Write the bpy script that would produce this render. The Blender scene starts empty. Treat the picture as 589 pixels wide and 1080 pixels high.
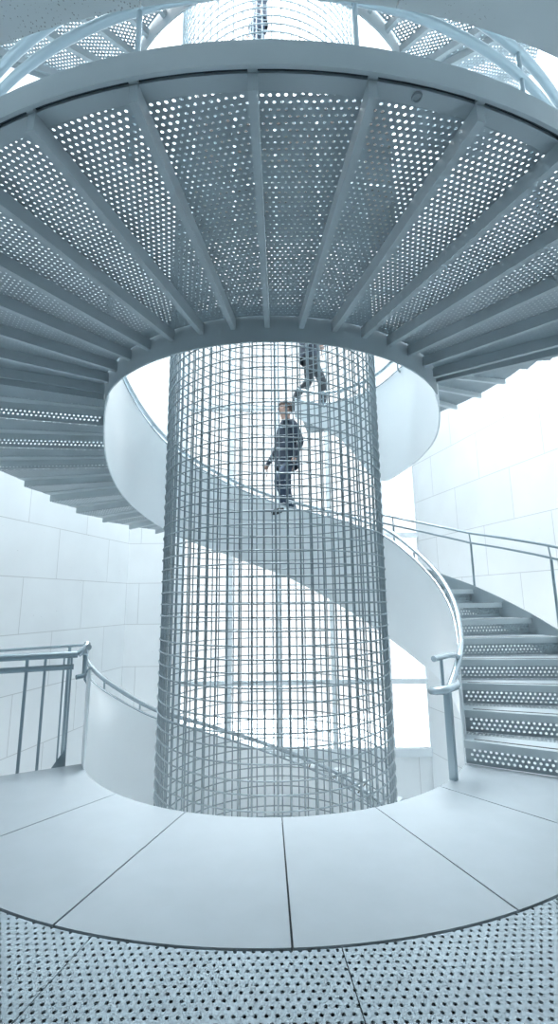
import bpy, bmesh, math, random
from mathutils import Vector, Matrix
random.seed(4)
S = 1.2                      # metres per unit; unit = eye height above the front landing
D = 3.75                     # camera to stair axis
R_CAGE, R_IN, R_MID, R_STEP, R_OUT = 0.868, 1.352, 2.185, 2.36, 2.61
STOREY = 2.65
TH = 8.28                    # angle of one step
AZ0 = 60.4                   # right end of landings
AZL = -67.6                  # left end of landings
sc = bpy.context.scene
COL = sc.collection

def P(r, az, z):
    a = math.radians(az)
    return Vector((r*math.sin(a)*S, -r*math.cos(a)*S, (z+1)*S))
def lerp_tab(tab, x):
    if x <= tab[0][0]: return tab[0][1]
    for (a, u), (b, v) in zip(tab, tab[1:]):
        if x <= b: return u+(v-u)*(x-a)/(b-a)
    return tab[-1][1]
def smooth_tab(tab, x, w=7):
    return sum(lerp_tab(tab, x+d) for d in (-w, -w/2, 0, w/2, w))/5

# ------------------------------------------------------------------ materials
def new_mat(name):
    m = bpy.data.materials.new(name); m.use_nodes = True
    nt = m.node_tree; nt.nodes.clear()
    out = nt.nodes.new('ShaderNodeOutputMaterial')
    b = nt.nodes.new('ShaderNodeBsdfPrincipled')
    nt.links.new(b.outputs[0], out.inputs[0])
    return m, nt, b, out
def N(nt, t, **k):
    n = nt.nodes.new(t)
    for a, v in k.items(): setattr(n, a, v)
    return n
def mth(nt, op, a, b=None, c=None):
    n = nt.nodes.new('ShaderNodeMath'); n.operation = op
    for i, v in enumerate((a, b, c)):
        if v is None: continue
        if isinstance(v, (int, float)): n.inputs[i].default_value = v
        else: nt.links.new(v, n.inputs[i])
    return n.outputs[0]
def painted(name, col, rough=.45, metal=0.0, var=.06, scale=3.0, bump=0.0, bscale=60, spec=.5):
    m, nt, b, out = new_mat(name)
    tc = N(nt, 'ShaderNodeTexCoord'); no = N(nt, 'ShaderNodeTexNoise')
    no.inputs['Scale'].default_value = scale; no.inputs['Detail'].default_value = 6
    nt.links.new(tc.outputs['Object'], no.inputs['Vector'])
    cr = N(nt, 'ShaderNodeValToRGB')
    cr.color_ramp.elements[0].position = .3; cr.color_ramp.elements[1].position = .7
    cr.color_ramp.elements[0].color = tuple(c*(1-var) for c in col)+(1,)
    cr.color_ramp.elements[1].color = tuple(min(1, c*(1+var)) for c in col)+(1,)
    nt.links.new(no.outputs['Fac'], cr.inputs[0]); nt.links.new(cr.outputs[0], b.inputs['Base Color'])
    b.inputs['Roughness'].default_value = rough; b.inputs['Metallic'].default_value = metal
    b.inputs['Specular IOR Level'].default_value = spec
    if bump:
        n2 = N(nt, 'ShaderNodeTexNoise'); n2.inputs['Scale'].default_value = bscale
        nt.links.new(tc.outputs['Object'], n2.inputs['Vector'])
        bp = N(nt, 'ShaderNodeBump'); bp.inputs['Strength'].default_value = bump; bp.inputs['Distance'].default_value = .01
        nt.links.new(n2.outputs['Fac'], bp.inputs['Height']); nt.links.new(bp.outputs[0], b.inputs['Normal'])
    return m
def perforate(m, pitch, dia, axes=('X', 'Y')):
    """real see-through round holes on a staggered grid in the part's own coordinates"""
    nt = m.node_tree; out = [n for n in nt.nodes if n.type == 'OUTPUT_MATERIAL'][0]
    src = out.inputs[0].links[0].from_socket
    tc = N(nt, 'ShaderNodeTexCoord'); sx = N(nt, 'ShaderNodeSeparateXYZ')
    nt.links.new(tc.outputs['Object'], sx.inputs[0])
    u = mth(nt, 'DIVIDE', sx.outputs[axes[0]], pitch); v = mth(nt, 'DIVIDE', sx.outputs[axes[1]], pitch*math.sqrt(3))
    def dist(off):
        a = mth(nt, 'SUBTRACT', mth(nt, 'FRACT', mth(nt, 'ADD', u, off)), .5)
        b = mth(nt, 'MULTIPLY', mth(nt, 'SUBTRACT', mth(nt, 'FRACT', mth(nt, 'ADD', v, off)), .5), math.sqrt(3))
        return mth(nt, 'SQRT', mth(nt, 'ADD', mth(nt, 'MULTIPLY', a, a), mth(nt, 'MULTIPLY', b, b)))
    d = mth(nt, 'MINIMUM', dist(100.0), dist(100.5))
    hole = mth(nt, 'LESS_THAN', d, dia/2/pitch)
    tr = N(nt, 'ShaderNodeBsdfTransparent'); mx = N(nt, 'ShaderNodeMixShader')
    nt.links.new(hole, mx.inputs[0]); nt.links.new(src, mx.inputs[1]); nt.links.new(tr.outputs[0], mx.inputs[2])
    nt.links.new(mx.outputs[0], out.inputs[0])
    return m
GREY = (.37, .435, .47)
M = {}
M['grey'] = painted('grey_painted_steel', GREY, .5, var=.05)
M['tread'] = painted('tread_nosing_steel', (.54, .61, .64), .4, var=.04)
M['perf'] = perforate(painted('perforated_steel', (.33, .40, .44), .5, var=.07, scale=5), .0262*S, .0136*S)
M['perf_riser'] = perforate(painted('perforated_riser_steel', (.38, .46, .5), .45, var=.05), .031*S, .0165*S, ('X', 'Z'))
M['plate'] = painted('landing_plate', (.345, .40, .435), .30, var=.03, scale=6, bump=.05, bscale=9)
M['floor'] = perforate(painted('perforated_floor_plate', (.36, .44, .485), .25, var=.05, scale=4, bump=.04, bscale=6), .0272*S, .0108*S)
M['dark'] = painted('dark_shade_backing', (.03, .045, .055), .8)  # near-black backing; stands for shade below floor holes and in the fascia gap
M['slot'] = painted('black_grip_strip', (.01, .012, .015), .7)
M['white'] = painted('white_satin_panel', (.80, .86, .89), .28, var=.02, scale=1.5, metal=.15)
M['rail'] = painted('brushed_steel_tube', (.52, .61, .66), .25, metal=.55, var=.03)
M['railgrey'] = painted('grey_steel_tube', (.33, .42, .47), .35, metal=.4, var=.03)
M['cage'] = painted('galvanised_rod', (.25, .31, .34), .5, metal=.35, var=.15, scale=20)
M['frame'] = painted('white_window_frame', (.70, .77, .81), .5, var=.02)
def concrete(name, col, bw, bh, joint=.006, pit=.5, brick=True, jc=.72, axes=('X', 'Z')):
    m, nt, b, out = new_mat(name)
    tc = N(nt, 'ShaderNodeTexCoord'); sx = N(nt, 'ShaderNodeSeparateXYZ'); cb = N(nt, 'ShaderNodeCombineXYZ')
    nt.links.new(tc.outputs['Object'], sx.inputs[0])
    nt.links.new(sx.outputs[axes[0]], cb.inputs[0]); nt.links.new(sx.outputs[axes[1]], cb.inputs[1])
    no = N(nt, 'ShaderNodeTexNoise'); no.inputs['Scale'].default_value = 1.3; no.inputs['Detail'].default_value = 8
    nt.links.new(tc.outputs['Object'], no.inputs['Vector'])
    cr = N(nt, 'ShaderNodeValToRGB')
    cr.color_ramp.elements[0].position = .3; cr.color_ramp.elements[1].position = .75
    cr.color_ramp.elements[0].color = tuple(c*.95 for c in col)+(1,); cr.color_ramp.elements[1].color = tuple(min(1, c*1.03) for c in col)+(1,)
    nt.links.new(no.outputs['Fac'], cr.inputs[0])
    # air holes
    vo = N(nt, 'ShaderNodeTexVoronoi'); vo.inputs['Scale'].default_value = 9 if brick else 100
    nt.links.new(tc.outputs['Object'], vo.inputs['Vector'])
    n3 = N(nt, 'ShaderNodeTexNoise'); n3.inputs['Scale'].default_value = 4
    nt.links.new(tc.outputs['Object'], n3.inputs['Vector'])
    thr = mth(nt, 'MULTIPLY', mth(nt, 'SUBTRACT', n3.outputs['Fac'], .38 if brick else .36), .22 if brick else .9)
    pitm = mth(nt, 'MULTIPLY', mth(nt, 'LESS_THAN', vo.outputs['Distance'], thr), pit)
    mx = N(nt, 'ShaderNodeMix', data_type='RGBA')
    nt.links.new(pitm, mx.inputs[0]); nt.links.new(cr.outputs[0], mx.inputs[6])
    mx.inputs[7].default_value = tuple(c*.35 for c in col)+(1,)
    last = mx.outputs[2]
    if brick:
        br = N(nt, 'ShaderNodeTexBrick'); br.offset = .5
        br.inputs['Color1'].default_value = (1, 1, 1, 1); br.inputs['Color2'].default_value = (.965, .97, .975, 1)
        br.inputs['Mortar'].default_value = (jc, jc, jc, 1); br.inputs['Scale'].default_value = 1
        br.inputs['Mortar Size'].default_value = joint; br.inputs['Brick Width'].default_value = bw; br.inputs['Row Height'].default_value = bh
        nt.links.new(cb.outputs[0], br.inputs['Vector'])
        m2 = N(nt, 'ShaderNodeMix', data_type='RGBA', blend_type='MULTIPLY'); m2.inputs[0].default_value = 1
        nt.links.new(last, m2.inputs[6]); nt.links.new(br.outputs['Color'], m2.inputs[7]); last = m2.outputs[2]
    nt.links.new(last, b.inputs['Base Color']); b.inputs['Roughness'].default_value = .75
    return m
M['wall'] = concrete('pale_concrete_panels', (.82, .865, .885), 1.1*S, .65*S)
M['slab'] = concrete('pitted_concrete', (.60, .67, .70), 1, 1, brick=False, pit=.75)
M['backwall'] = painted('grey_light_block', (.24, .27, .285), .7)  # grey kept low to dim the bounce onto the ring fascia
M['ground'] = painted('pale_screed', (.74, .80, .83), .5)
def glass():
    m, nt, b, out = new_mat('window_glass')
    nt.nodes.remove(b)
    t = N(nt, 'ShaderNodeBsdfTransparent'); g = N(nt, 'ShaderNodeBsdfGlossy'); g.inputs['Roughness'].default_value = .02
    fr = N(nt, 'ShaderNodeFresnel'); mx = N(nt, 'ShaderNodeMixShader')
    t.inputs[0].default_value = (.52, .53, .535, 1)
    nt.links.new(fr.outputs[0], mx.inputs[0]); nt.links.new(t.outputs[0], mx.inputs[1]); nt.links.new(g.outputs[0], mx.inputs[2])
    nt.links.new(mx.outputs[0], out.inputs[0]); return m
M['glass'] = glass()
for nm, c in (('skin', (.50, .33, .27)), ('hair', (.05, .03, .025)), ('navy', (.02, .035, .06)), ('jeans', (.035, .06, .10)),
              ('shoe', (.02, .02, .025)), ('coat', (.03, .045, .07)), ('bag', (.6, .65, .68)), ('charcoal', (.04, .05, .06))):
    M[nm] = painted(nm+'_cloth' if nm not in ('skin', 'hair') else nm, c, .8, var=.2, scale=12)

# ------------------------------------------------------------------ mesh helpers
class MB:
    def __init__(s): s.v = []; s.f = []; s.mi = []; s.sm = []
    def add(s, v, f, mi=0, smooth=False):
        o = len(s.v); s.v += [tuple(x) for x in v]; s.f += [tuple(i+o for i in q) for q in f]
        s.mi += [mi]*len(f); s.sm += [smooth]*len(f)
    def mesh(s, name, mats):
        me = bpy.data.meshes.new(name); me.from_pydata(s.v, [], s.f)
        for m in (mats if isinstance(mats, (list, tuple)) else [mats]): me.materials.append(m)
        me.polygons.foreach_set('material_index', s.mi); me.polygons.foreach_set('use_smooth', s.sm)
        bm = bmesh.new(); bm.from_mesh(me); bmesh.ops.recalc_face_normals(bm, faces=bm.faces); bm.to_mesh(me); bm.free()
        me.update(); return me
    # box from 8 corners given as function of (i,j,k)
    def hexa(s, c, mi=0):
        s.add(c, [(0, 1, 3, 2), (4, 6, 7, 5), (0, 4, 5, 1), (2, 3, 7, 6), (0, 2, 6, 4), (1, 5, 7, 3)], mi)
    def box(s, x0, x1, y0, y1, z0, z1, mi=0):
        s.hexa([Vector((x, y, z)) for x in (x0, x1) for y in (y0, y1) for z in (z0, z1)], mi)
    # ring sector r0..r1, az a0..a1, between zb(az) and zt(az)
    def sector(s, r0, r1, a0, a1, zb, zt, n=8, mi=0, smooth=False):
        fb = zb if callable(zb) else (lambda a: zb); ft = zt if callable(zt) else (lambda a: zt)
        v = []; f = []
        for i in range(n+1):
            a = a0+(a1-a0)*i/n
            v += [P(r0, a, fb(a)), P(r1, a, fb(a)), P(r1, a, ft(a)), P(r0, a, ft(a))]
        for i in range(n):
            o = 4*i
            for j in range(4): f.append((o+j, o+(j+1) % 4, o+4+(j+1) % 4, o+4+j))
        s.add(v, f+[(0, 3, 2, 1), (4*n, 4*n+1, 4*n+2, 4*n+3)], mi, False)
        if smooth:
            pass
    # radial bar at azimuth az from r0 to r1, width w, z range
    def radial(s, r0, r1, az, w, zb, zt, mi=0, skew=0):
        a = math.radians(az); d = Vector((math.sin(a), -math.cos(a), 0)); t = Vector((math.cos(a), math.sin(a), 0))
        c = [d*r*S+t*k*w/2*S+Vector((0, 0, (z+1)*S)) for r in (r0, r1) for k in (-1, 1) for z in (zb, zt)]
        s.hexa(c, mi)
    def tube(s, pts, r, n=8, mi=0, closed=False, caps=True):
        pts = [Vector(p) for p in pts]; m = len(pts); v = []; f = []
        prev = None
        for i, p in enumerate(pts):
            if closed: t = pts[(i+1) % m]-pts[i-1]
            else: t = pts[min(i+1, m-1)]-pts[max(i-1, 0)]
            t.normalize()
            if prev is None:
                ref = Vector((0, 0, 1)) if abs(t.z) < .9 else Vector((1, 0, 0))
                prev = (ref-t*ref.dot(t)).normalized()
            u = (prev-t*prev.dot(t)).normalized(); prev = u; w = t.cross(u)
            for k in range(n):
                a = 2*math.pi*k/n; v.append(p+(u*math.cos(a)+w*math.sin(a))*r)
        for i in range(m if closed else m-1):
            j = (i+1) % m
            for k in range(n): f.append((i*n+k, i*n+(k+1) % n, j*n+(k+1) % n, j*n+k))
        s.add(v, f, mi, True)
        if not closed and caps:
            s.add([v[k] for k in range(n)], [tuple(range(n))], mi); s.add([v[(m-1)*n+k] for k in range(n)], [tuple(range(n))], mi)
def obj(name, data, parent=None):
    o = bpy.data.objects.new(name, data); COL.objects.link(o)
    if parent: o.parent = parent
    return o
def part(name, mb, mat, parent): return obj(name, mb.mesh(name, mat), parent)
def tag(o, label=None, cat=None, group=None, kind=None):
    for k, v in (('label', label), ('category', cat), ('group', group), ('kind', kind)):
        if v: o[k] = v
    return o
def thing(name, label, cat, loc=(0, 0, 0), group=None, rz=0):
    o = obj(name, None); o.location = loc; o.rotation_euler.z = rz
    return tag(o, label, cat, group)
def copy_tree(o, parent=None, skip=()):
    c = o.copy(); COL.objects.link(c); c.parent = parent
    for ch in [x for x in list(bpy.data.objects) if x.parent == o]:
        if ch.name.split('.')[0] in skip: continue
        copy_tree(ch, c, skip)
    return c
Z0 = Vector((0, 0, 0))

# ------------------------------------------------------------------ front landing and floor
land = thing('stair_landing', 'pale blue-grey landing of smooth wedge plates in front of the cage', 'landing')
cuts = [-64.8, -39.0, -18.9, 1.2, 21.2, 41.3, AZ0]
for a, b in zip(cuts, cuts[1:]):
    mb = MB(); g = .10
    mb.sector(R_IN, R_MID-.003, a+g, b-g, -1.02, -1.0, 14); part('deck_plate', mb, M['plate'], land)
mb = MB(); mb.sector(R_IN+.004, R_MID, cuts[0], cuts[-1], -1.06, -1.021, 60); part('support_plate', mb, M['dark'], land)
mb = MB(); mb.sector(R_IN+.012, R_IN+.022, cuts[0], cuts[-1], -1.17, -1.061, 60); part('inner_stringer', mb, M['grey'], land)
mb = MB()
e = [-65, -55, -35.2, -15, 5.0, 25.2, 45.4, AZ0]
for a, b in zip(e, e[1:]):
    mb.sector(R_MID+.005, 7.5, a+.04, b-.04, -1.008, -1.003, 14)
fl = part('floor', mb, M['floor'], None); tag(fl, kind='structure')
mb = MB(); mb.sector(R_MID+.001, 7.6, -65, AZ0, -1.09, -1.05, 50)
fl = part('floor_shade_sheet', mb, M['dark'], None); tag(fl, kind='structure')  # added near-black sheet, paints the darkness seen through the floor holes

# ------------------------------------------------------------------ overhead ring landings
def make_ring(label):
    r = thing('ring_landing', label, 'landing', (0, 0, 0))
    deck = 1.602
    azs = [-1.2+TH*k for k in range(-8, 8)]      # beams
    azs_end = azs[:]+[AZ0]
    pm = None
    for a, b in zip(azs_end, azs_end[1:]):
        w = b-a
        if abs(w-TH) < .01 and pm:
            o = obj('deck_panel', pm, r)
        else:
            mb = MB(); mb.sector(R_IN+.02, 2.555, 0, w, deck, deck+.006, 6); me = mb.mesh('deck_panel', M['perf'])
            o = obj('deck_panel', me, r)
            if abs(w-TH) < .01: pm = me
        o.rotation_euler.z = math.radians(a)
    bmsh = None
    for a in azs_end:
        if bmsh is None:
            mb = MB(); mb.radial(R_IN+.008, R_OUT, 0, .029, deck-.070, deck-.001)
            bmsh = mb.mesh('beam', M['grey'])
        o = obj('beam', bmsh, r); o.rotation_euler.z = math.radians(a)
    mb = MB(); mb.sector(R_IN, R_IN+.010, azs[0]-.4, AZ0+.4, deck-.155, deck+.075, 60); part('inner_stringer', mb, M['grey'], r)
    mb = MB(); mb.sector(2.553, R_OUT-.004, azs[0], AZ0, deck+.001, deck+.012, 60); part('edge_plate', mb, M['grey'], r)
    mb = MB(); mb.sector(R_OUT-.04, R_OUT+.0125, azs[0]-.3, AZ0+.3, deck+.0125, deck+.03, 60); part('gap_shade_strip', mb, M['dark'], r)  # dark strip added against light leaking through, paints the shade of the gap
    mb = MB(); mb.radial(R_IN+.012, R_OUT, azs[0]-.25, .008, 1.485, 1.66); part('end_riser', mb, M['grey'], r)
    mb = MB(); mb.sector(R_OUT+.012, R_OUT+.024, azs[0]-.5, AZ0+.5, deck-.004, deck+.092, 60); part('fascia', mb, M['grey'], r)
    mb = MB(); mb.radial(R_OUT-.02, R_OUT+.013, 0, .03, deck+.0, deck+.05); fbm = mb.mesh('fascia_bracket', M['grey'])
    for a in azs_end: obj('fascia_bracket', fbm, r).rotation_euler.z = math.radians(a)
    for z, rr in ((2.5, .021), (2.35, .019)):
        mb = MB(); mb.tube([P(R_STEP, a, z) for a in [azs[0]+i*2.0 for i in range(65)]], rr*S, 10)
        part('handrail', mb, M['railgrey'], r)
    for a in (-54.6, -33.8, -12.8, 8.2, 29.2, 50.2):
        mb = MB(); mb.tube([P(R_STEP, a, 1.605), P(R_STEP, a, 2.5)], .012*S, 8); part('post', mb, M['railgrey'], r)
    return r
ring = make_ring('grey underside of the ring landing overhead, spokes and perforated panels above the cage')
mb = MB(); c = P(2.585, 10.6, 1.598)
mb.tube([c+Vector((math.cos(t)*.018, math.sin(t)*.018, 0)) for t in [i*math.pi/6 for i in range(12)]], .004, 6, closed=True)
part('ring_bolt', mb, M['cage'], ring)
for i in (1,):
    r2 = copy_tree(ring); r2.location.z = STOREY*S*i
    r2['label'] = ('second ring landing further up, mostly out of the top of the frame', 'topmost ring landing, highest of the three above the cage')[i-1]

# ------------------------------------------------------------------ flights
ZA = [-1+.137*k for k in range(9)]+[.22, .35, .48, .59, .68, .75, .78, .80, .82, .84, .86, .88, .90, .94, 1.0, 1.07, 1.13, 1.22, 1.35, 1.49, 1.65]
PT1 = [(52, -.62), (60, -.48), (68, -.34), (76, -.16), (86, -.0), (107, .33), (126, .64), (150, .87), (176, 1.06), (198, 1.25), (235, 1.60), (256, 1.86), (274, 2.05), (293, 2.2), (300, 2.25)]
PB1 = [(60, -1.05), (75, -.86), (93, -.67), (111, -.53), (127, -.35), (158, .06), (175, .27), (200, .48), (238, .74), (250, .84), (259, .91), (268, 1.0), (276, 1.10), (284, 1.2), (292, 1.37), (300, 1.445)]
ZB = [1.65, 1.76, 1.87, 1.98, 2.08, 2.14, 2.15, 2.155, 2.16, 2.165, 2.17, 2.18, 2.21, 2.28, 2.40, 2.52, 3.02, 3.22, 3.38, 3.48, 3.56, 3.63, 3.69, 3.75, 3.81, 3.87, 3.93, 4.0, 4.09, 4.30]
PT2 = [(60, 1.95), (80, 2.15), (108, 2.27), (126, 2.20), (150, 2.20), (162, 2.26), (172, 2.36), (185, 2.6), (200, 3.6), (220, 3.9), (240, 4.0), (270, 4.2), (292, 4.45), (300, 4.5)]
PB2 = [(60, 1.446), (68, 1.40), (82, 1.31), (95, 1.27), (113, 1.21), (126, 1.15), (132, 1.28), (140, 1.6), (150, 1.85), (160, 1.98), (172, 2.15), (185, 2.35), (200, 3.2), (220, 3.4), (240, 3.55), (270, 3.75), (292, 3.95), (300, 4.09)]


def make_flight(label, ZT, PT, PB, stringer_rng=None, kind=1, n=28):
    t = thing('spiral_stair', label, 'staircase')
    for k in range(1, n+1):
        a = AZ0+TH*(k-1); z = ZT[k]; rise = ZT[k]-ZT[k-1]
        mb = MB(); mb.sector(R_IN+.006, R_STEP, -.0+.35, TH+.25, z-.007-1*0, z-.001, 4)
        tr = part('tread', mb, M['perf'], t); tr.rotation_euler.z = math.radians(a)
        fd = .045 if (kind == 1 and k <= 8) else .06
        if fd < rise <= fd+.03: fd = rise
        mb = MB(); mb.radial(R_IN+.004, R_STEP, 0, .024, z-fd, z)
        # solid front board of the tread and its grip strip
        mb.sector(R_IN+.006, R_STEP, 0, 5.4 if (kind == 1 and k <= 8) else 2.6, z-.012, z+.001, 3)
        ns = part('nosing', mb, M['tread'], tr)
        mb = MB(); mb.sector(R_IN+.06, R_STEP-.05, 1.0, 1.45, z+.001, z+.0025, 3)
        part('grip_strip', mb, M['slot'], ns)
        zlo = ZT[k-1]; 
        if rise-fd > .03:
            # perforated riser under the nosing, in its own flat coordinates
            L = (R_STEP-R_IN)*S; mb = MB()
            b0 = (zlo+1)*S+.018*S; b1 = (z-fd+1)*S
            mb.box(R_IN*S+.035*S, R_STEP*S-.02*S, -.003, .003, b0, b1)
            ri = part('riser', mb, M['perf_riser'], t)
            ri.rotation_euler.z = math.radians(a-90)+math.radians(.4)
            mb = MB(); mb.radial(R_IN+.006, R_STEP, .4, .006, zlo, zlo+.018); mb.radial(R_IN+.006, R_IN+.036, .4, .006, zlo+.018, z-fd)
            fr = part('riser_frame', mb, M['grey'], t); fr.rotation_euler.z = math.radians(a)
    a1 = 299.9 if kind == 1 else min(292, AZ0+TH*n+1)
    NS = 150
    mb = MB(); lo = 60.4
    fb = lambda a: smooth_tab(PB, a, 5); ft = lambda a: smooth_tab(PT, a, 5)
    v = []; f = []
    for i in range(NS+1):
        a = lo+(a1-lo)*i/NS
        for r, z in ((R_IN-.006, fb(a)), (R_IN+.004, fb(a)), (R_IN+.004, ft(a)), (R_IN-.006, ft(a))): v.append(P(r, a, z))
    for i in range(NS):
        for j in range(4): f.append((4*i+j, 4*i+(j+1) % 4, 4*i+4+(j+1) % 4, 4*i+4+j))
    mb.add(v, f+[(0, 3, 2, 1), (4*NS, 4*NS+1, 4*NS+2, 4*NS+3)])
    me = mb.mesh('balustrade_panel', M['white'])
    o = obj('balustrade_panel', me, t)
    mb = MB()
    mb.tube([P(R_IN-.001, lo+(a1-lo)*i/NS, ft(lo+(a1-lo)*i/NS)) for i in range(NS+1)], .010*S, 6); part('panel_edge', mb, M['rail'], o)
    if kind == 1:
        ht = lambda a: ft(a)+.07+.06*max(0, (a-230)/70)
        pts = [P(R_IN+.02, 66+i*2.0, ht(66+i*2.0)) for i in range(118)][::-1]
    else:
        ht = lambda a: ft(a)+.12
        pts = [P(R_IN-.03, 74+(a1-76)*i/107, ht(74+(a1-76)*i/107)) for i in range(108)]
    mb = MB(); mb.tube(pts, .019*S, 10); part('inner_handrail', mb, M['rail'], t)
    for a in range(88, int(a1), 22):
        mb = MB(); rr = R_IN+.02 if kind == 1 else R_IN-.03
        mb.tube([P(R_IN, a, ft(a)-.05), P(rr, a, ft(a)-.02), P(rr, a, ht(a))], .008*S, 6); part('rail_bracket', mb, M['railgrey'], t)
    if stringer_rng:
        s0, s1 = stringer_rng; mb = MB()
        zt = lambda a: lerp_tab([(AZ0+TH*(k-1), ZT[k]) for k in range(0, 30)], a)
        mb.sector(R_STEP, R_STEP+.012, s0, s1, lambda a: zt(a)-.24, lambda a: zt(a)+.045, 40)
        part('outer_stringer', mb, M['grey'], t)
        for dz, rad in ((.62, .013), (.515, .011)):
            mb = MB(); mb.tube([P(R_STEP+.006, s0+6+(s1-s0-6)*i/50, OR(s0+6+(s1-s0-6)*i/50)+dz-.62) for i in range(51)], rad*S, 8)
            part('outer_handrail', mb, M['railgrey'], t)
        for a in (70.5, 94.2, 118.0, 141.5):
            mb = MB(); mb.tube([P(R_STEP+.02, a, zt(a)-.1), P(R_STEP+.02, a, OR(a)-.1)], .012*S, 8)
            mb.tube([P(R_STEP+.02, a, OR(a)-.12), P(R_STEP+.006, a, OR(a))], .007*S, 6)
            part('rail_post', mb, M['railgrey'], t)
    return t
ORT = [(60, .03), (91, .41), (118, .69), (145, 1.05), (160, 1.2)]
OR = lambda a: lerp_tab(ORT, a)
f1 = make_flight('grey spiral stair flight climbing from the right end of the front landing, behind the cage', ZA, PT1, PB1, stringer_rng=(AZ0, 150))
f0 = copy_tree(f1, skip=('outer_handrail', 'rail_post', 'outer_stringer')); f0.location.z = -STOREY*S
f0['label'] = 'white curved flight going down from the left end of the front landing'
f2 = make_flight('spiral stair flight above the ring landing, white curved panel hanging right of the cage', ZB, PT2, PB2, kind=2, n=13)
f3 = make_flight('spiral stair flight starting at the second ring, treads seen at top right above the ring', ZB, PT2, PB2, kind=2, n=5); f3.location.z = STOREY*S

# newel end of the inner handrail at the foot of the flight
nw = thing('newel_rail', 'looped steel handrail end on a post at the landing edge, foot of the right-hand stairs', 'railing', tuple(P(R_IN+.015, 47.3, -1)))
L0 = P(R_IN+.015, 47.3, -1)
def npart(name, mb, mat):
    mb.v = [tuple(Vector(p)-L0) for p in mb.v]; return part(name, mb, mat, nw)
ftp = lambda a: smooth_tab(PT1, a, 5)+.07
mb = MB(); mb.tube([P(R_IN+.02, 66, ftp(66)), P(R_IN+.02, 63, -.31), P(R_IN+.018, 60, -.36), P(R_IN+.016, 57, -.40), P(R_IN+.015, 53, -.455), P(R_IN+.015, 49.5, -.505), P(R_IN+.012, 48.2, -.52), P(R_IN-.0, 46.3, -.525), P(R_IN-.01, 43, -.515), P(R_IN-.0, 40.6, -.505), P(R_IN+.04, 40.0, -.50), P(R_IN+.085, 41.5, -.49), P(R_IN+.09, 45.5, -.485), P(R_IN+.07, 48, -.48)], .021*S, 12)
npart('handrail', mb, M['rail'])
mb = MB(); mb.tube([P(R_IN+.015, 41.5, -.335), P(R_IN+.015, 46, -.332), P(R_IN+.015, 50, -.334), P(R_IN+.016, 54, -.34), P(R_IN+.018, 57.5, -.36)], .017*S, 10)
npart('upper_rail', mb, M['rail'])
mb = MB(); mb.radial(R_IN-.004, R_IN+.034, 47.3, .034, -1.0, -.53); npart('post', mb, M['railgrey'])
mb = MB()
mb.tube([P(R_IN+.015, 45.2, -.51), P(R_IN+.015, 45.2, -.335)], .010*S, 8); npart('bracket', mb, M['railgrey'])

# ------------------------------------------------------------------ guard rail closing the left end
gl = P(R_IN, -67.3, -1)
gr = thing('guard_rail', 'steel guard rail with leaning-looking posts at the left end of the landing', 'railing', tuple(gl))
def gpart(name, mb, mat):
    mb.v = [tuple(Vector(p)-gl) for p in mb.v]; return part(name, mb, mat, gr)
for z, r0, rad in ((-.337, 1.42, .022), (-.415, 1.44, .018)):
    mb = MB(); mb.tube([P(r0, -67.3, z), P(2.9, -67.3, z)], rad*S, 10); gpart('rail', mb, M['railgrey'])
for rr, w in ((1.455, .012), (1.50, .010), (1.61, .016), (1.715, .018), (2.1, .016), (2.5, .016)):
    mb = MB(); mb.radial(rr-w/2, rr+w/2, -67.3, .03, -1.12, -.35); gpart('post', mb, M['railgrey'])
mb = MB()
q = [P(1.46, -67.3, -1.05), P(1.55, -67.3, -1.05), P(1.46, -67.3, -.92)]
nrm = Vector((math.cos(math.radians(-67.3)), math.sin(math.radians(-67.3)), 0))*.006
mb.add([p+nrm for p in q]+[p-nrm for p in q], [(0, 1, 2), (3, 5, 4), (0, 3, 4, 1), (1, 4, 5, 2), (2, 5, 3, 0)]); gpart('gusset', mb, M['railgrey'])
mb = MB(); mb.tube([P(1.42, -67.3, -.337), P(1.37, -67.3, -.30), P(R_IN+.015, -67.6, -.275), P(R_IN+.02, -69.5, -.29)], .022*S, 10); gpart('corner_rail', mb, M['rail'])
mb = MB(); mb.tube([P(R_IN+.02, -67.6, -.28), P(R_IN+.02, -67.6, -.46), P(R_IN+.03, -66.5, -.475), P(R_IN+.07, -66, -.478)], .016*S, 8); gpart('bracket', mb, M['railgrey'])
mb = MB(); mb.tube([P(1.40, -78, -.30), P(2.9, -78, -.36)], .010*S, 8); gpart('far_rail', mb, M['rail'])
for rr in (1.5, 2.1, 2.7):
    mb = MB(); mb.tube([P(rr, -78, -.31), P(rr, -78, -1.12)], .011*S, 8); gpart('far_post', mb, M['railgrey'])

# ------------------------------------------------------------------ cage
cg = thing('wire_cage', 'tall cylinder of welded steel rods standing in the stairwell', 'cage', (0, 0, (-3.6+1)*S))
NV = 70; zlo, zhi = -3.6, 9.6
vm = None
for i in range(NV):
    if vm is None:
        mb = MB(); mb.tube([Vector((0, -R_CAGE*S, 0)), Vector((0, -R_CAGE*S, (zhi-zlo)*S))], .0062*S, 6); vm = mb.mesh('vertical_rod', M['cage'])
    o = obj('vertical_rod', vm, cg); o.rotation_euler.z = 2*math.pi*(i+.2)/NV+random.uniform(-.004, .004)
def hoop(z, mb, r):
    mb.tube([Vector((math.sin(2*math.pi*k/72)*r*S, -math.cos(2*math.pi*k/72)*r*S, z)) for k in range(72)], .0051*S, 5, closed=True)
mb = MB(); hoop(0, mb, R_CAGE+.009); hm = mb.mesh('hoop', M['cage'])
dz = .0826
for i in range(100):
    o = obj('hoop', hm, cg); o.location.z = (i*dz+.03+random.uniform(-.003, .003))*S
    o.rotation_euler = (random.uniform(-.003, .003), random.uniform(-.003, .003), random.uniform(0, 6))
mb = MB(); i = 100
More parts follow.
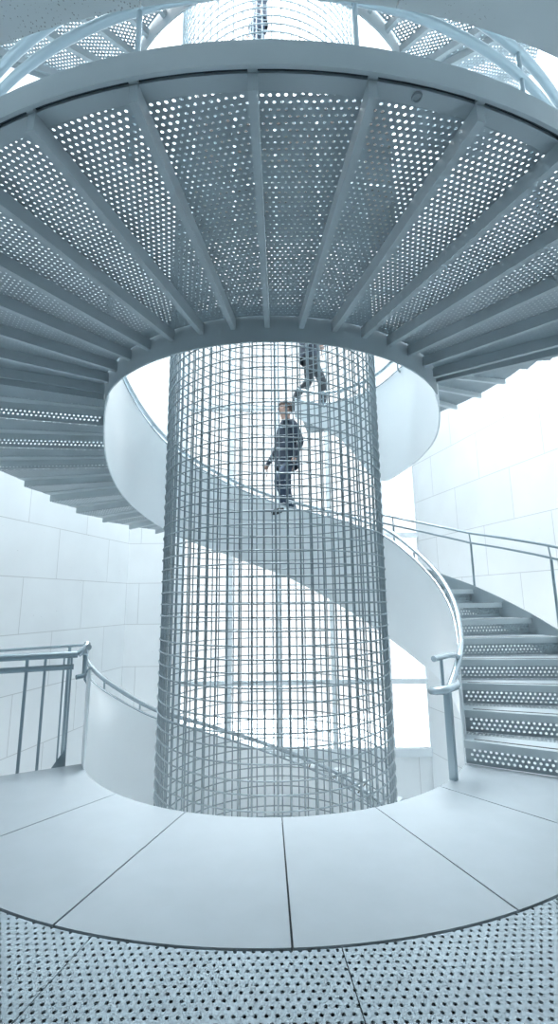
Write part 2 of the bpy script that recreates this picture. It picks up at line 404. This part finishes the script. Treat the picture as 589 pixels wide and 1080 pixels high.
while i*dz+.03 < zhi-zlo: hoop((i*dz+.03)*S, mb, R_CAGE+.009); i += 1
o = part('upper_hoops', mb, M['cage'], cg); o['kind'] = 'stuff'

# ------------------------------------------------------------------ building shell
def wall_plane(name, sign, z0, z1):
    # face x = sign*(4.3-.25F); from F=1.5 to F=Fend
    F0, F1 = 1.2, 8.4 if sign < 0 else 7.62
    pa = Vector((sign*(4.3-.25*F0), F0-D, 0))*S; pb = Vector((sign*(4.3-.25*F1), F1-D, 0))*S
    L = (pb-pa).length; mb = MB(); mb.box(0, L, 0, .25, 0, (z1-z0)*S)
    o = part(name, mb, M['wall'], None); tag(o, kind='structure')
    d = (pb-pa); ang = math.atan2(d.y, d.x)
    if sign < 0:
        o.location = (pa.x, pa.y, (z0+1)*S); o.rotation_euler.z = ang
    else:
        o.location = (pb.x, pb.y, (z0+1)*S); o.rotation_euler.z = ang+math.pi
    return o
ZW0 = -.35-.65*5
wall_plane('wall_left', -1, ZW0, 10.0); wall_plane('wall_right', 1, ZW0, 10.0)
# facade with the tall window behind the cage
F = 7.62; yf = (F-D)*S
def fbox(mb, x0, x1, z0, z1, y0=0, y1=.12): mb.box(x0*S, x1*S, yf+y0, yf+y1, (z0+1)*S, (z1+1)*S)
mb = MB()
fbox(mb, -2.4, -1.55, ZW0, 10, 0, .25)
fbox(mb, -1.55, 2.47, ZW0, -2.36, 0, .25)
o = part('wall_back', mb, M['wall'], None); tag(o, kind='structure')
mb = MB(); xs = [-1.55, -.75, .05, .9, 1.77, 2.40]
for x in xs: fbox(mb, x, x+.07, -2.36, 10, -.04, .08)
zs = [-2.36, -1.30, 1.02, 3.3, 5.6, 7.9, 9.9]
for z in zs: fbox(mb, -1.55, 2.47, z, z+.07 if z > -2.3 else z+.12, -.05, .09)
w = part('window_1', mb, M['frame'], None); tag(w, kind='structure')
mb = MB(); fbox(mb, -1.55, 2.47, -2.3, 9.95, .02, .03); g = part('pane', mb, M['glass'], w)
mb = MB(); mb.box(-9*S, 9*S, -3.2*S, 12*S, (ZW0+1)*S-.2, (ZW0+1)*S)
o = part('floor_ground', mb, M['ground'], None); tag(o, kind='structure')
mb = MB(); mb.sector(7.3, 7.5, -78, 78, ZW0, 10, 40)
o = part('wall_light_block', mb, M['backwall'], None); tag(o, kind='structure')  # unseen wall behind the camera, added to cut light from the front
# upper floor slab overhead, nearest the camera
mb = MB(); e = [-62, -35, -21.6, -7.2, 7.2, 21.6, 35, 58]
for a, b in zip(e, e[1:]): mb.sector(2.79, 7.5, a+.05, b-.05, 1.60, 1.66, 14)
o = part('ceiling', mb, M['slab'], None); tag(o, kind='structure')
mb = MB(); mb.sector(2.80, 7.5, -62, 58, 1.661, 1.72, 40); o = part('ceiling_slab', mb, M['slab'], None); tag(o, kind='structure')

mb = MB(); mb.sector(2.85, 7.5, -62, 58, 4.25, 4.37, 40); o = part('ceiling_light_block', mb, M['slab'], None); tag(o, kind='structure')  # unseen slab above the frame, added to darken the ring fascia
# ------------------------------------------------------------------ people
def skin_mesh(verts, edges, radii, root=0, sub=2):
    bm = bmesh.new(); ly = bm.verts.layers.skin.verify()
    vs = [bm.verts.new(v) for v in verts]
    for a, b in edges: bm.edges.new((vs[a], vs[b]))
    for i, v in enumerate(vs):
        r = radii[i]; v[ly].radius = r if isinstance(r, tuple) else (r, r)
        v[ly].use_root = (i == root)
    me = bpy.data.meshes.new('tmp'); bm.to_mesh(me); bm.free()
    o = bpy.data.objects.new('tmp', me); COL.objects.link(o)
    m = o.modifiers.new('s', 'SKIN'); m.use_smooth_shade = True
    m2 = o.modifiers.new('u', 'SUBSURF'); m2.levels = sub; m2.render_levels = sub
    dg = bpy.context.evaluated_depsgraph_get(); dg.update()
    res = bpy.data.meshes.new_from_object(o.evaluated_get(dg))
    bpy.data.objects.remove(o); bpy.data.meshes.remove(me)
    return res
def person(label, az, r, zfoot, face, H=1.78, stride=.28, coat='navy', legs='jeans', bag=False, lift=0.17):
    """built facing +x locally, then turned"""
    base = P(r, az, zfoot)
    t = thing('person', label, 'person', tuple(base), rz=face)
    k = H/1.78
    V = []; E = []; Rr = []
    def j(p, rad, par=None):
        V.append(Vector(p)*k); Rr.append(tuple(x*k for x in rad) if isinstance(rad, tuple) else rad*k)
        if par is not None: E.append((par, len(V)-1))
        return len(V)-1
    s = stride/2
    pel = j((0, 0, .95), (.15, .115)); wa = j((0, 0, 1.10), (.135, .10), pel); ch = j((.01, 0, 1.30), (.165, .115), wa)
    up = j((0, 0, 1.43), (.12, .09), ch); nk = j((.01, 0, 1.52), .052, up); hd0 = j((.025, 0, 1.59), (.068, .075), nk)
    hd = j((.025, 0, 1.67), (.076, .092), hd0); tp = j((.015, 0, 1.735), (.055, .065), hd)
    for sg in (-1, 1):
        f = s*sg
        hip = j((0, .085*sg, .90), .095, pel)
        up_z = lift if sg > 0 else 0
        kn = j((f*.6+.05+(.06 if sg > 0 else 0), .09*sg, .50+up_z*.7), .062, hip)
        cf = j((f*.85, .09*sg, .33+up_z), .058, kn)
        an = j((f*.9-.02, .09*sg, .09+up_z), .042, cf)
        to = j((f*.9+.16, .10*sg, .035+up_z), (.04, .03), an)
        sh = j((0, .17*sg, 1.42), .065, up)
        el = j((-.07*sg+(-.02), .235*sg, 1.15), .045, sh)
        wr = j((-.09*sg+.10, .23*sg, .93), .030, el)
        hn = j((-.09*sg+.13, .225*sg, .86), (.034, .016), wr)
    me = skin_mesh(V, E, Rr, 0)
    me.name = 'body'
    for m in ('skin', coat, legs, 'shoe'): me.materials.append(M[m])
    for p in me.polygons:
        c = p.center/k
        if c.z > 1.50: mi = 0
        elif c.z < .07 or (c.x > .03 and c.z < .30 and c.y > 0 and c.z < .05+lift+.06): mi = 3
        elif abs(c.y) > .175 and c.z < .92: mi = 0
        elif c.z > .88: mi = 1
        else: mi = 2
        p.material_index = mi
    b = obj('body', me, t)
    # fingers
    for sg in (-1, 1):
        hx = -.09*sg+.13
        fv = []; fe = []; fr = []
        for q, ln in enumerate((.070, .080, .075, .058)):
            o0 = len(fv); x = hx-.026+.018*q
            fv += [Vector((x, .225*sg, .865))*k, Vector((x+.004, .222*sg, .825))*k, Vector((x+.012, .212*sg, .825-ln*.55))*k, Vector((x+.022, .20*sg, .825-ln))*k]
            fe += [(o0, o0+1), (o0+1, o0+2), (o0+2, o0+3)]; fr += [.008]*3+[.0065]
        o0 = len(fv); fv += [Vector((hx+.02, .225*sg, .89))*k, Vector((hx+.045, .218*sg, .862))*k, Vector((hx+.052, .21*sg, .835))*k]
        fe += [(o0, o0+1), (o0+1, o0+2)]; fr += [.0095, .009, .0075]
        fm = skin_mesh(fv, fe, fr, 0, 1); fm.name = 'fingers'; fm.materials.append(M['skin']); obj('hand', fm, t)
    # face and hair
    mb = MB(); hc = Vector((.03, 0, 1.665))*k
    def blob(c, sx, sy, sz, nseg=10, cut=None, mi=0):
        v = []; f = []
        for a in range(nseg+1):
            th = math.pi*a/nseg
            for q in range(nseg*2):
                ph = math.pi*q/nseg
                v.append(Vector((c[0]+sx*math.sin(th)*math.cos(ph), c[1]+sy*math.sin(th)*math.sin(ph), c[2]+sz*math.cos(th))))
        n2 = nseg*2
        for a in range(nseg):
            for q in range(n2):
                i0, i1, i2, i3 = a*n2+q, a*n2+(q+1) % n2, (a+1)*n2+(q+1) % n2, (a+1)*n2+q
                cc = (v[i0]+v[i2])/2
                if cut and cut(cc): continue
                f.append((i0, i1, i2, i3))
        mb.add(v, f, mi, True)
    blob(Vector((.012, 0, 1.695))*k, .112*k, .100*k, .105*k, cut=lambda c: (c.x/k > .045 and c.z/k < 1.735) or c.z/k < 1.63)
    part('hair', mb, M['hair'], t)
    mb = MB()
    blob(Vector((.03, 0, 1.665))*k, .088*k, .078*k, .105*k)
    blob(Vector((.122, 0, 1.655))*k, .018*k, .012*k, .024*k, 6)
    for sg in (-1, 1): blob(Vector((.02, .085*sg, 1.66))*k, .018*k, .009*k, .028*k, 6)
    part('face', mb, M['skin'], t)
    mb = MB()
    for sg in (-1, 1): blob(Vector((.103, .030*sg, 1.68))*k, .008*k, .011*k, .006*k, 6)
    blob(Vector((.106, 0, 1.615))*k, .007*k, .022*k, .005*k, 6)
    part('eyes_and_mouth', mb, M['hair'], t)
    # jacket over the torso
    cut = [(1.47, .085, .075), (1.42, .155, .105), (1.30, .185, .13), (1.12, .165, .125), (.98, .175, .14), (.84, .18, .145)]
    v = []; f = []
    for z, ry, rx in cut:
        for q in range(20):
            a = 2*math.pi*q/20; v.append(Vector((rx*math.cos(a)+.005, ry*math.sin(a), z+.004*math.sin(5*a)))*k)
    for i in range(len(cut)-1):
        for q in range(20): f.append((i*20+q, i*20+(q+1) % 20, (i+1)*20+(q+1) % 20, (i+1)*20+q))
    mb = MB(); mb.add(v, f, 0, True); part('jacket', mb, M[coat], t)
    return t
person('person in a navy jacket and jeans walking down behind the cage, whole figure visible', 173.6, 1.50, .78, math.radians(205), H=1.9)
person('person in a long dark coat standing higher, cut off by the ring landing above', 163.6, 1.62, 2.17, math.radians(-12), H=1.95, coat='coat', legs='charcoal', stride=-.44, lift=.1)
cw = thing('suspended_platform', 'narrow grey platform hung high behind the cage, under the topmost person', 'platform', tuple(P(1.75, 180, 7.78)))
mb = MB(); mb.box(-1.1*S, 1.1*S, -.22*S, .22*S, 0, .05*S); part('deck', mb, M['grey'], cw)
for x in (-1.05, 1.05):
    for y in (-.2, .2):
        mb = MB(); mb.tube([Vector((x*S, y*S, .03)), Vector((x*S, y*S, 2.4*S))], .008, 6); part('hanger_rod', mb, M['railgrey'], cw)
person('person in dark clothes seen through the cage at the very top of the frame', 184.8, 1.72, 7.83, math.radians(190), H=1.8, coat='navy', legs='navy')

# ------------------------------------------------------------------ light
w = bpy.data.worlds.new('daylight'); sc.world = w; w.use_nodes = True
bg = w.node_tree.nodes['Background']; bg.inputs[0].default_value = (.95, .98, 1.0, 1); bg.inputs[1].default_value = 0.75

sd = bpy.data.lights.new('sun', 'SUN'); sd.energy = 6.2; sd.angle = math.radians(50); sd.color = (.95, .98, 1.0)
so = bpy.data.objects.new('sun', sd); COL.objects.link(so)
so.rotation_euler = Vector((-.15, .42, 1)).to_track_quat('Z', 'Y').to_euler()
# ------------------------------------------------------------------ camera
cd = bpy.data.cameras.new('camera'); cam = bpy.data.objects.new('camera', cd); COL.objects.link(cam); sc.camera = cam
f_px, phi, roll, yaw = 486.0, .19, .010, .012
cd.sensor_fit = 'HORIZONTAL'; cd.sensor_width = 36; cd.lens = f_px/589*36; cd.clip_start = .02
c, s_ = math.cos(yaw), math.sin(yaw); cp, sp = math.cos(phi), math.sin(phi)
r0 = Vector((c, -s_, 0)); fw = Vector((s_*cp, c*cp, sp)); u0 = Vector((-s_*sp, -c*sp, cp))
cr_, sr = math.cos(roll), math.sin(roll)
rt = r0*cr_-u0*sr; upv = r0*sr+u0*cr_
mat = Matrix((rt, upv, -fw)).transposed().to_4x4(); mat.translation = Vector((0, -D*S, S))
cam.matrix_world = mat
sc.view_settings.view_transform = 'Standard'; sc.view_settings.look = 'None'
sc.view_settings.exposure = 2.72; sc.view_settings.gamma = 1; sc.view_settings.use_curve_mapping = False
